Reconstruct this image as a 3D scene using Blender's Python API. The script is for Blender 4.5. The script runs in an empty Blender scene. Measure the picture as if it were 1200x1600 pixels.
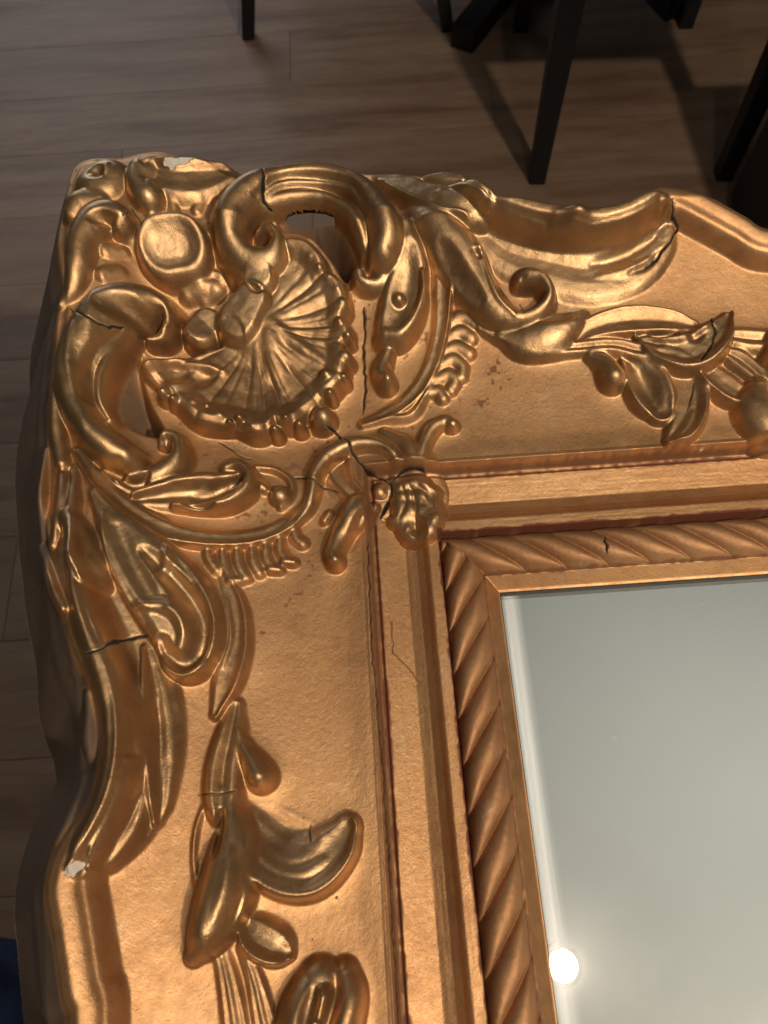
import bpy, math, random
import numpy as np
from mathutils import Matrix, Vector

random.seed(7)
rng = np.random.default_rng(7)
S = bpy.context.scene
COL = S.collection
TABLE_Z = 0.80            # height of the mirror glass above the floor (metres)
MM = 0.001

# ------------------------------------------------------------------ camera
Fpx = 1200.0
_y = np.array([-180., -2560., 1200.]); _y /= np.linalg.norm(_y)
_x = np.array([1., -.0646, 0.]); _x = _x - _x.dot(_y) * _y; _x /= np.linalg.norm(_x)
_z = np.cross(_x, _y)
if _z[2] > 0: _z = -_z
R = np.array([_x, _y, _z])                       # rows: world axes seen from the camera
_d = R @ np.array([780 - 600, 930 - 800, Fpx])
CAM = -_d * (340.0 / -_d[2])                     # camera position in mm, origin = inner corner of the glass
cd = bpy.data.cameras.new('camera'); cam = bpy.data.objects.new('camera', cd); COL.objects.link(cam)
cd.sensor_fit = 'HORIZONTAL'; cd.sensor_width = 36; cd.lens = 36.0
cd.clip_start = .01; cd.clip_end = 60
m = Matrix(((R[0][0], -R[0][1], -R[0][2], CAM[0] * MM), (R[1][0], -R[1][1], -R[1][2], CAM[1] * MM),
            (R[2][0], -R[2][1], -R[2][2], CAM[2] * MM + TABLE_Z), (0, 0, 0, 1)))
cam.matrix_world = m
S.camera = cam
cd.dof.use_dof = True; cd.dof.focus_distance = .375; cd.dof.aperture_fstop = 22.0

# ------------------------------------------------------------------ world, lamps, exposure
W = bpy.data.worlds.new('World'); S.world = W; W.use_nodes = True
W.node_tree.nodes['Background'].inputs[0].default_value = (.70, .66, .62, 1)
W.node_tree.nodes['Background'].inputs[1].default_value = .04
S.view_settings.view_transform = 'Standard'; S.view_settings.look = 'None'
S.view_settings.exposure = 0; S.view_settings.gamma = 1; S.view_settings.use_curve_mapping = False
CEIL = TABLE_Z + 1.55

def area(name, loc, target, power, size, color, shape='DISK', sy=None, spread=180):
    l = bpy.data.lights.new(name, 'AREA'); l.shape = shape; l.size = size
    if sy: l.size_y = sy
    l.energy = power; l.color = color; l.spread = math.radians(spread)
    o = bpy.data.objects.new(name, l); COL.objects.link(o); o.location = loc
    o.rotation_euler = (Vector(target) - Vector(loc)).to_track_quat('-Z', 'Y').to_euler()
    return o
LAMP = (.0054 + .167 * 1.53, -.149 - .1085 * 1.53, CEIL - .02)
area('spotlight_glow', LAMP, (LAMP[0], LAMP[1], 0), 3.4, .058, (1, .90, .78))
LAMP2 = (.80, -.90, CEIL - .02)
area('room_spotlight_glow', LAMP2, (.10, .35, TABLE_Z - .4), 31, .13, (1, .84, .66))
area('window_glow', (-1.3, 3.4, TABLE_Z + .75), (-.1, .2, TABLE_Z), 21, 1.6, (.80, .89, 1), 'RECTANGLE', 1.2)
area('ceiling_fill', (1.35, -.15, TABLE_Z + .30), (.45, .15, CEIL), 5.0, .5, (1, .95, .86), spread=110)  # unseen light added to brighten the ceiling that the glass reflects

# ------------------------------------------------------------------ tracing helpers: pixel + height -> point (mm)
def ray(px, py): return R @ np.array([px - 600., py - 800., Fpx])
def un(px, py, h):
    d = ray(px, py); return (CAM + d * ((CAM[2] - h) / -d[2]))[:2]

def crom(P, step):
    """Catmull-Rom through control rows, resampled about every step mm (first two columns are x, y)"""
    P = np.asarray(P, float)
    if len(P) == 1: P = np.vstack([P, P + [[.3] + [0] * (P.shape[1] - 1)]])
    Q = np.vstack([2 * P[0] - P[1], P, 2 * P[-1] - P[-2]]); Q[0, 2:] = P[0, 2:]; Q[-1, 2:] = P[-1, 2:]
    out = []
    for i in range(1, len(Q) - 2):
        n = max(2, int(np.hypot(*(Q[i + 1] - Q[i])[:2]) / step) + 1)
        t = np.linspace(0, 1, n, endpoint=False)[:, None]
        p0, p1, p2, p3 = Q[i - 1], Q[i], Q[i + 1], Q[i + 2]
        out.append(.5 * (2 * p1 + (p2 - p0) * t + (2 * p0 - 5 * p1 + 4 * p2 - p3) * t ** 2 + (3 * p1 - p0 - 3 * p2 + p3) * t ** 3))
    out.append(P[-1:])
    return np.vstack(out)

def sstep(a, b, x):
    t = np.clip((x - a) / (b - a), 0, 1); return t * t * (3 - 2 * t)

def vnoise(X, Y, s, seed):
    r = np.random.default_rng(seed); g = r.random((256, 256)) * 2 - 1
    x = X / s + 1000; y = Y / s + 1000
    xi = np.floor(x).astype(int); yi = np.floor(y).astype(int); fx = x - xi; fy = y - yi
    fx = fx * fx * (3 - 2 * fx); fy = fy * fy * (3 - 2 * fy)
    a = g[yi % 256, xi % 256]; b = g[yi % 256, (xi + 1) % 256]; c = g[(yi + 1) % 256, xi % 256]; d = g[(yi + 1) % 256, (xi + 1) % 256]
    return (a * (1 - fx) + b * fx) * (1 - fy) + (c * (1 - fx) + d * fx) * fy

# ------------------------------------------------------------------ the relief of the frame
OPEN_W, OPEN_H = 620., 900.        # size of the mirror opening
STEP = .4
def axis(lo_c, lo_f, hi_f, hi_c):
    a = list(np.arange(lo_f, hi_f, STEP)); s = STEP
    v = a[-1]
    while v < hi_c: s = min(s * 1.35, 9); v += s; a.append(v)
    s = STEP; v = a[0]; pre = []
    while v > lo_c: s = min(s * 1.35, 9); v -= s; pre.append(v)
    return np.array(pre[::-1] + a)
gx = axis(-262, -245, 160, OPEN_W + 262)
gy = axis(-OPEN_H - 262, -190, 262, 275)
X, Y = np.meshgrid(gx, gy)
FX = np.where(X > OPEN_W / 2, OPEN_W - X, X)         # folded so that the four sides share one section
FY = np.where(Y < -OPEN_H / 2, -OPEN_H - Y, Y)
MAIN = (X <= OPEN_W / 2) & (Y >= -OPEN_H / 2)

# outline of the top edge: pixel x, y, height
OUT = [(110, 1620, 57), (104, 1560, 57), (98, 1500, 57), (92, 1440, 57), (87, 1385, 57), (103, 1325, 57), (140, 1260, 57), (158, 1200, 57), (160, 1130, 57), (146, 1060, 57),
       (120, 1000, 58), (100, 930, 60), (78, 860, 62), (62, 790, 64), (58, 720, 66), (62, 650, 68), (68, 580, 70), (78, 520, 72), (86, 475, 73),
       (100, 430, 73), (96, 370, 74), (108, 300, 75), (124, 248, 76), (185, 242, 76), (238, 231, 76), (290, 243, 76), (350, 250, 76), (405, 258, 75),
       (450, 249, 74), (520, 244, 72), (580, 248, 70), (650, 256, 68), (715, 264, 66), (745, 290, 63), (790, 322, 60), (850, 341, 58), (910, 346, 57),
       (960, 338, 57), (1000, 322, 57), (1025, 308, 57), (1060, 311, 57), (1095, 321, 57), (1130, 332, 57), (1165, 343, 57), (1205, 355, 57)]
op = np.array([un(a, b, h) for a, b, h in OUT])
op = np.vstack([[-158, -520], [-158, -330], [-159, -215], op, [[175, 155]], [[250, 154]], [[420, 154]]])
op = crom(op, 3)
qx = np.arange(-275, 320, 2.5); qy = np.arange(-460, 285, 2.5)
QX, QY = np.meshgrid(qx, qy)
def seg_dist(px, py, A, B):
    d = B - A; L = (d ** 2).sum(1) + 1e-9
    best = np.full(px.shape, 1e9)
    for i in range(len(A)):
        t = np.clip(((px - A[i, 0]) * d[i, 0] + (py - A[i, 1]) * d[i, 1]) / L[i], 0, 1)
        best = np.minimum(best, (px - A[i, 0] - t * d[i, 0]) ** 2 + (py - A[i, 1] - t * d[i, 1]) ** 2)
    return np.sqrt(best)
def inside(px, py, P):
    r = np.zeros(px.shape, bool); n = len(P)
    for i in range(n):
        x1, y1 = P[i]; x2, y2 = P[(i + 1) % n]
        if y1 == y2: continue
        r ^= ((y1 > py) != (y2 > py)) & (px < (x2 - x1) * (py - y1) / (y2 - y1) + x1)
    return r
dO = seg_dist(QX, QY, op[:-1], op[1:])
ins = inside(QX, QY, np.vstack([op, [[420, -520]]]))
dO = np.where(ins, dO, -dO)
def bil(G, x, y):
    u = np.clip((x - qx[0]) / 2.5, 0, len(qx) - 1.001); v = np.clip((y - qy[0]) / 2.5, 0, len(qy) - 1.001)
    i = u.astype(int); j = v.astype(int); u = u - i; v = v - j
    return (G[j, i] * (1 - u) + G[j, i + 1] * u) * (1 - v) + (G[j + 1, i] * (1 - u) + G[j + 1, i + 1] * u) * v

PT = np.array([0, .9, 1.0, 6.4, 7.0, 7.3, 26.0, 26.3, 26.8, 31.6, 32.4, 34, 37, 42, 53.5, 54.6, 55.2, 56, 57.4, 58.2, 59.3, 60.4, 66, 80, 100, 120, 138, 150, 165, 400])
PZ = np.array([3.2, 3.5, 3.5, 8.6, 8.9, 6.5, 6.5, 16.0, 16.3, 16.6, 16.1, 14.2, 12.3, 11.2, 13.8, 14.1, 12.8, 12.8, 14.0, 18.5, 22.5, 22.2, 22.0, 23.6, 27.6, 33.4, 40.0, 45.2, 50.0, 52])

def base_z(x, y, wall=True):
    """moulded surface without carving; x, y folded mm"""
    t = np.maximum(-x, y)
    z = np.interp(t, PT, PZ)
    z = np.where(t > 61, 22.0 + 31.5 * np.clip((t - 61) / 112, 0, 1) ** 1.75 , z)
    q = (-x + y) / 1.41421
    d = bil(dO, x, y)
    if not wall: d = np.maximum(d, 0)
    z = z + 20 * sstep(175, 262, q)
    # rounded rim with its grooves, following the swept outline
    rail = 1 - sstep(120, 150, q)
    rim = 7.5 * sstep(13.5, 10.5, d) + 3.6 * np.sqrt(np.clip(1 - ((d - 4.2) / 6.2) ** 2, 0, 1)) - 1.1 * np.exp(-((d - 8.6) / .8) ** 2)
    z = z + rim * rail * (t > 118)
    w = np.clip(-d, 0, 100)
    z = z - (w * .55 + 1.15 * np.clip(w - 2.5, 0, 99)) + 1.2 * np.exp(-((w - 14) / 4) ** 2)
    z = z - 3 * sstep(2.5, 0, np.abs(d)) * (d < 2.5) * .35
    return z, t, d, q

Z0, T, D, Q = base_z(FX, FY)
Z0 = Z0 + .30 * vnoise(X, Y, 22, 1) * sstep(58, 66, T) + .03 * vnoise(X, Y, 5, 2) * sstep(60, 70, T)
top = FY > -FX                                     # which of the two sides (mitred)
Z0[(T > 26.4) & (T < 60.8)] += (.05 * vnoise(np.where(top, X, Y) * .25, T * 3, 3, 3))[(T > 26.4) & (T < 60.8)]

# rope: a twisted bead that runs round the opening
U = np.where(top, FX, FY)
v = np.clip((T - 16.6) / 9.6, -1, 1)
ph = (U + 27.0 * (v * .5) - 56.6 + np.where(top, 0, 6.6)) / 18.9
sid = np.floor(ph).astype(int); fr = ph - np.floor(ph)
lobe = np.clip(1 - np.abs(2 * fr - 1) ** 2.2, 0, 1) ** .7
rope = 6.0 + (6.2 + 4.2 * (lobe - .3)) * np.sqrt(np.clip(1 - np.abs(v) ** 2.6, 0, 1)) + .05 * vnoise(X, Y, 1.4, 5)
inr = (T > 7.2) & (T < 26.2)
Z0 = np.where(inr, np.maximum(rope, 5.8), Z0)

Z = Z0.copy(); B0 = Z0.copy()
LAB = np.zeros(Z.shape, np.int32)                  # which part each vertex belongs to
TONE = np.zeros(Z.shape, np.float32)               # 0 copper ground, 1 brassy carving
CRK = np.zeros(Z.shape, np.float32); CHIP = np.zeros(Z.shape, np.float32); HOL = np.zeros(Z.shape, np.float32)
PARTS = [None]                                     # label index -> (name, parent)

def zb(x, y):
    return float(base_z(np.array([x]), np.array([y]), False)[0][0])
def place(px, py, h):
    """point of the relief, h above the ground of the frame, seen at this pixel"""
    z = 55.
    for _ in range(14):
        x, y = un(px, py, z); z = .5 * z + .5 * (max(zb(x, y), 0) + h)
    return x, y, z
def conv(pts):
    out = []
    n = len(pts)
    for i, p in enumerate(pts):
        px, py, w, h = p
        x, y, z = place(px, py, h * .9)
        a = pts[max(i - 1, 0)]; b = pts[min(i + 1, n - 1)]
        if a is b or (a[0] == b[0] and a[1] == b[1]): dx, dy = 1, 0
        else: dx, dy = b[0] - a[0], b[1] - a[1]
        L = math.hypot(dx, dy); nx, ny = -dy / L, dx / L
        e1 = un(px + nx * w, py + ny * w, z); e2 = un(px - nx * w, py - ny * w, z)
        wm = np.hypot(*(e1 - e2)) / 2
        if dx == 1 and dy == 0 and a is b:
            e3 = un(px, py + w, z); wm = (wm + np.hypot(*(e3 - un(px, py, z)))) / 2
        out.append((x, y, wm, h))
    return crom(out, 1.2)

def prof_tube(s): return np.sqrt(np.clip(1 - s * s, 0, 1))
def prof_tab(tab):
    a = np.array(tab, float)
    def f(s):
        i = np.interp(s, a[:, 0], a[:, 1])
        return i * np.sqrt(np.clip(1 - np.abs(s) ** 7, 0, 1))
    return f
PROF = {
 'tube': prof_tube,
 'flat': prof_tab([(-1, .75), (-.6, .97), (0, 1), (.6, .97), (1, .75)]),
 'vein': prof_tab([(-1, .45), (-.7, .8), (-.45, .95), (-.16, .78), (0, .62), (.16, .78), (.45, .95), (.7, .8), (1, .45)]),
 'scoop': prof_tab([(-1, .85), (-.8, 1), (-.55, .72), (0, .5), (.55, .72), (.8, 1), (1, .85)]),
 'rimR': prof_tab([(-1, .3), (-.6, .52), (-.1, .5), (.35, .55), (.62, .85), (.78, 1), (.9, .95), (1, .75)]),
 'rimL': prof_tab([(-1, .75), (-.9, .95), (-.78, 1), (-.62, .85), (-.35, .55), (.1, .5), (.6, .52), (1, .3)]),
 'three': prof_tab([(-1, .4), (-.68, .9), (-.38, .66), (0, 1), (.38, .66), (.68, .9), (1, .4)]),
 'dish': lambda s: np.interp(np.abs(s), [0, .3, .5, .68, .8, .9, .97, 1], [.74, .76, .86, 1, .98, .80, .5, 0]),
 'sweepL': prof_tab([(-1, .30), (-.85, .42), (-.55, .46), (-.2, .34), (.05, .5), (.35, 1), (.6, .9), (1, .2)]),
 'sweepR': prof_tab([(-1, .2), (-.6, .9), (-.35, 1), (-.05, .5), (.2, .34), (.55, .46), (.85, .42), (1, .30)]),
 'ridge': lambda s: (1 - np.abs(s)) ** .8 * .8 + .2 * np.sqrt(np.clip(1 - s * s, 0, 1)),
}
def window(C, pad=0):
    r = C[:, 2].max() + 1 + pad
    i0, i1 = np.searchsorted(gx, [C[:, 0].min() - r, C[:, 0].max() + r]); j0, j1 = np.searchsorted(gy, [C[:, 1].min() - r, C[:, 1].max() + r])
    return slice(max(j0, 0), j1), slice(max(i0, 0), i1)
def nearest(C, x, y):
    """relative signed distance s, local height h and run k of the nearest place on the path"""
    bd = np.full(x.shape, 9e9); s = np.full(x.shape, 9.); h = np.zeros(x.shape); k = np.zeros(x.shape)
    for i in range(len(C) - 1):
        ax, ay, aw, ah = C[i]; bx, by, bw, bh = C[i + 1]
        dx, dy = bx - ax, by - ay; L = dx * dx + dy * dy + 1e-9
        t = np.clip(((x - ax) * dx + (y - ay) * dy) / L, 0, 1)
        ex = x - ax - t * dx; ey = y - ay - t * dy; w = np.maximum(aw + (bw - aw) * t, .2)
        d = np.sqrt(ex * ex + ey * ey); rel = d / w
        mk = rel < bd
        if not mk.any(): continue
        sg = np.where(dx * ey - dy * ex > 0, -1., 1.)
        bd = np.where(mk, rel, bd); s = np.where(mk, rel * sg, s); h = np.where(mk, ah + (bh - ah) * t, h); k = np.where(mk, i + t, k)
    return s, h, k
def smax(a, b, k):
    k = np.maximum(k, 1e-3); hh = np.clip(.5 + .5 * (b - a) / k, 0, 1)
    return a * (1 - hh) + b * hh + k * hh * (1 - hh)

def new_part(name, parent):
    PARTS.append((name, parent)); return len(PARTS) - 1

def stroke(part, pts, prof='tube', tone=1., own=True, k=2.4, over=False, flute=0, wav=0):
    """raise a carved form along a path; part = label index. pts rows: px, py, half width px, height mm"""
    C = conv(pts); sl = window(C, 9 if over else 0)
    x = X[sl]; y = Y[sl]
    s, h, run = nearest(C, x, y)
    if over:                                        # the side of the scroll slopes down into the hollow
        f_ = np.clip(1 - (np.abs(s) - 1) * C[:, 2].mean() / 7.5, 0, 1)
        drop = (B0[sl] - Z0[sl]) * f_ * f_ * (3 - 2 * f_)
        Z[sl] = np.where((drop > .2) & MAIN[sl], np.maximum(Z[sl], Z0[sl] + drop), Z[sl])
    on = (np.abs(s) < 1) & MAIN[sl]
    H = h * PROF[prof](np.clip(s, -1, 1))
    if flute: H = H * (1 - .10 * np.abs(np.sin(s * flute * math.pi)) )
    if wav: H = H + wav * vnoise(x, y, 4, 11) * (1 - s * s)
    zs = (B0 if over else Z0)[sl] + H
    kk = np.clip(H * .6, .02, k)
    z = Z[sl]
    nz = np.where(on, smax(z, zs, kk), z)
    if own:
        lab = LAB[sl]; mk = on & (zs > z - .05) & (H > .25); lab[mk] = part; LAB[sl] = lab
    tn = TONE[sl]; TONE[sl] = np.where(on & (zs > z - .3), np.maximum(tn * .3, tone * sstep(0, 1.2, H)), tn)
    Z[sl] = nz

def cut(pts, depth_as_h=True, prof='tube', soft=1.0):
    """press a groove into whatever is there"""
    C = conv(pts); sl = window(C)
    s, h, _ = nearest(C, X[sl], Y[sl])
    on = (np.abs(s) < 1) & MAIN[sl]
    g = (1 - s * s) ** 2 if soft else np.sqrt(np.clip(1 - s * s, 0, 1))
    Z[sl] = np.where(on, Z[sl] - h * g, Z[sl])

def cutz(pts, hz, depth, w):
    """groove on top of carving standing hz above the ground; pts rows: px, py"""
    C = []
    for px, py in pts:
        x, y, z = place(px, py, hz); e = un(px + w, py, z); C.append((x, y, abs(e[0] - x), depth))
    C = crom(C, 1.); n = len(C); C[:, 2] *= 1.35
    C[:, 3] *= np.sin(np.linspace(.25, math.pi - .25, n)) ** .7
    C[:, 2] *= .45 + .55 * np.sin(np.linspace(.1, math.pi - .1, n)) ** .6
    sl = window(C)
    s, h, _ = nearest(C, X[sl], Y[sl])
    Z[sl] = np.where((np.abs(s) < 1) & MAIN[sl], Z[sl] - h * (1 - s * s) ** 2, Z[sl])
def raisez(pts, hz, up, w):
    cutz(pts, hz, -up, w)

def crack(pts, w, hz=0., depth=.55):
    """a dark split in the gilded plaster; w = width in px, hz = height of the surface it crosses"""
    C = []
    P = []
    for i in range(len(pts) - 1):
        a, b = np.array(pts[i], float), np.array(pts[i + 1], float); n = max(1, int(np.hypot(*(b - a)) / 7))
        for j in range(n): P.append(a + (b - a) * j / n + rng.normal(0, .9, 2) * (j > 0))
    P.append(np.array(pts[-1], float))
    for i, (px, py) in enumerate(P):
        x, y, z = hit(px, py)
        e = un(px + w, py, z)
        ww = abs(e[0] - x) / 2 * (1.15 if 0 < i < len(P) - 1 else .5) * (.75 + .5 * rng.random())
        C.append((x, y, max(ww, .18), depth))
    C = np.array(C); sl = window(C, 1)
    bd = np.full(X[sl].shape, 9.); dd = None
    x = X[sl]; y = Y[sl]; dist = np.full(x.shape, 99.); wl = np.full(x.shape, .3)
    for i in range(len(C) - 1):
        ax, ay, aw, _ = C[i]; bx, by, bw, _ = C[i + 1]; dx, dy = bx - ax, by - ay; L = dx * dx + dy * dy + 1e-9
        t = np.clip(((x - ax) * dx + (y - ay) * dy) / L, 0, 1)
        d = np.hypot(x - ax - t * dx, y - ay - t * dy); w_ = aw + (bw - aw) * t
        mk = d - w_ < dist - wl; dist = np.where(mk, d, dist); wl = np.where(mk, w_, wl)
    m_ = np.clip((wl - dist) / .42 + .5, 0, 1) * MAIN[sl]
    CRK[sl] = np.maximum(CRK[sl], m_)
    Z[sl] -= depth * m_ * np.clip(wl / .6, .35, 1)
def hit(px, py):
    d = ray(px, py)
    for z in np.arange(112, -14, -.5):
        x, y = CAM[:2] + d[:2] * ((CAM[2] - z) / -d[2])
        if surf(x, y) >= z: return x, y, z
    return x, y, z
def surf(x, y):
    i = min(max(np.searchsorted(gx, x), 0), len(gx) - 1); j = min(max(np.searchsorted(gy, y), 0), len(gy) - 1)
    return max(float(Z[j, i]), -5)

def chip(px, py, wx, wy, rot=0.):
    x, y, z = hit(px, py)
    a = abs(un(px + wx, py, z)[0] - x); b = abs(un(px, py + wy, z)[1] - y)
    dx, dy = X - x, Y - y; c, s_ = math.cos(rot), math.sin(rot)
    r = np.hypot((dx * c + dy * s_) / a, (-dx * s_ + dy * c) / b) + .35 * vnoise(X, Y, 2.2, 31) + .15 * vnoise(X, Y, .9, 32)
    m_ = sstep(1.06, .94, r) * MAIN
    np.maximum(CHIP, m_, out=CHIP); Z[:] -= .5 * m_

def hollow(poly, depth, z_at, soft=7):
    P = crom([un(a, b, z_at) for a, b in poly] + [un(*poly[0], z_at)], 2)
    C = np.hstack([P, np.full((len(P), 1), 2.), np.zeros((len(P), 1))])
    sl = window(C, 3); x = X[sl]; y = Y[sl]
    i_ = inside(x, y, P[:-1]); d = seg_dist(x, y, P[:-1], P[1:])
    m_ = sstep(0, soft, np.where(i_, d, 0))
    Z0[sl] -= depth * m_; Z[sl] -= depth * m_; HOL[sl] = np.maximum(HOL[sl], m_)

#PARTS_BEGIN
TOPR, LEFT, CORN = 'top_rail', 'left_rail', 'corner_ornament'
# ---- the two sunken hollows between the scrolls and the shell
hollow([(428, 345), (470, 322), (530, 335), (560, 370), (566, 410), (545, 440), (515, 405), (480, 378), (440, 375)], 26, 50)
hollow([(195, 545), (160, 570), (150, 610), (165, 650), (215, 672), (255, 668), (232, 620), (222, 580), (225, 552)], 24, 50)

# ---- cartouche in the very corner
cutz([(252, 400), (264, 394), (276, 388)], 0, 7.0, 62)
p = new_part('medallion', CORN)
stroke(p, [(255, 383, 34, 11), (279, 377, 35, 11)], 'dish', .7)
for a in [((292, 455, 12, 5), (312, 440, 14, 7), (322, 430, 10, 5)), ((318, 462, 10, 4), (334, 446, 12, 6), (345, 440, 8, 4)), ((330, 425, 7, 4), (343, 430, 7, 4))]:
    p = new_part('carved_knot', CORN); stroke(p, list(a), 'tube', .6)
for a in [((268, 312), (272, 330)), ((312, 300), (306, 325)), ((232, 325), (240, 340)), ((165, 386), (190, 388)), ((158, 424), (185, 420)), ((185, 362), (200, 368)), ((340, 312), (330, 335))]:
    p = new_part('carved_bump', CORN); stroke(p, [a[0] + (10, 3.4), a[1] + (8, 2.6)], 'tube', .25)
p = new_part('carved_boss', CORN); stroke(p, [(150, 272, 30, 8), (160, 262, 28, 8)], 'tube', .8); cutz([(143, 268), (158, 262)], 8, 3, 13)
raisez([(170, 258), (163, 275)], 6, 2.0, 5)
p = new_part('carved_boss', CORN); stroke(p, [(218, 252, 24, 9), (212, 275, 22, 9), (226, 292, 20, 10), (232, 282, 12, 9)], 'tube', .8); cutz([(222, 248), (228, 252)], 8, 3, 8)
p = new_part('scrolled_leaf', CORN)
stroke(p, [(236, 262, 22, 9), (268, 266, 26, 11), (305, 266, 24, 10), (345, 262, 15, 8), (384, 256, 8, 5)], 'rimL', .8)
p = new_part('scrolled_leaf', CORN)
stroke(p, [(92, 472, 6, 3), (108, 440, 14, 6), (116, 400, 20, 9), (122, 360, 22, 10), (142, 330, 22, 10), (168, 322, 20, 10), (185, 332, 18, 10), (182, 348, 13, 9)], 'tube', .8)
cutz([(140, 340), (162, 338), (172, 345)], 9, 4, 9)
p = new_part('carved_boss', CORN); stroke(p, [(108, 325, 14, 6), (120, 305, 18, 8), (150, 305, 14, 6)], 'tube', .7)

# ---- C scroll on the top side
p = new_part('scroll', CORN)
stroke(p, [(500, 252, 14, 7), (580, 258, 18, 8), (650, 272, 14, 7)], 'tube', .8, over=True)
stroke(p, [(405, 362, 9, 11), (418, 352, 12, 13), (432, 368, 16, 15), (424, 392, 22, 17), (398, 404, 27, 18), (370, 388, 30, 18), (354, 350, 30, 18), (364, 308, 29, 18), (395, 281, 25, 18), (440, 267, 20, 17), (500, 262, 20, 17), (552, 276, 22, 18), (588, 308, 28, 19), (603, 348, 33, 19), (597, 382, 28, 17)], 'tube', 1, over=True)
cutz([(412, 350), (405, 364), (412, 378)], 15, 7, 9)
p = new_part('scroll_bead', CORN)
stroke(p, [(396, 335, 8, 8), (412, 315, 11, 12), (455, 301, 12, 13), (505, 303, 13, 13), (543, 322, 15, 13), (562, 352, 16, 12), (572, 392, 12, 9)], 'tube', .8, over=True)
cutz([(400, 318), (440, 290), (500, 286), (548, 300), (572, 330)], 10, 2.5, 5)
p = new_part('curl', CORN)
stroke(p, [(616, 392, 9, 6), (606, 420, 11, 8), (588, 438, 11, 8), (564, 434, 11, 9), (560, 422, 12, 9)], 'tube', .9, over=True)

# ---- C scroll on the left side
p = new_part('scroll', CORN)
stroke(p, [(95, 560, 14, 8), (82, 640, 18, 8), (92, 720, 14, 6)], 'tube', .8, over=True)
stroke(p, [(232, 524, 9, 12), (250, 518, 12, 14), (263, 500, 14, 16), (256, 474, 18, 18), (225, 458, 24, 19), (180, 466, 34, 19), (135, 500, 36, 19), (106, 555, 33, 19), (106, 608, 31, 19), (128, 652, 30, 18), (163, 684, 32, 18), (192, 702, 27, 16)], 'tube', 1, over=True)
cutz([(160, 476), (195, 482), (222, 496), (238, 508)], 16, 6.5, 20)
raisez([(110, 500), (108, 560), (118, 620)], 17, 1.0, 7)
p = new_part('scroll_bead', CORN)
stroke(p, [(208, 526, 8, 9), (178, 544, 12, 12), (158, 582, 13, 13), (156, 622, 12, 12), (172, 655, 10, 9)], 'tube', .8, over=True)
cutz([(190, 518), (150, 548), (134, 590), (138, 630)], 12, 2.5, 5)
p = new_part('curl', CORN)
stroke(p, [(205, 742, 13, 7), (245, 735, 17, 9), (275, 712, 17, 11), (276, 682, 14, 11), (258, 674, 11, 10), (252, 688, 9, 9)], 'tube', 1, over=True)
cutz([(246, 700), (250, 688), (256, 682)], 9, 4, 7)
p = new_part('scrolled_leaf', CORN)
stroke(p, [(160, 735, 9, 4), (185, 752, 10, 6), (215, 756, 8, 5)], 'ridge', 1)
cutz([(178, 738), (205, 738), (222, 728)], 14, 6, 8)

# ---- knuckles between the scrolls
for pts in ([(404, 428, 27, 17), (398, 436, 26, 17)], [(392, 462, 30, 19), (372, 492, 38, 20), (368, 502, 36, 19)], [(322, 502, 27, 15), (312, 514, 27, 15)]):
    p = new_part('carved_knuckle', CORN); stroke(p, pts, 'flat', 1, k=2.5)
cutz([(385, 440), (400, 452), (412, 450)], 17, 3, 6)

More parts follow.
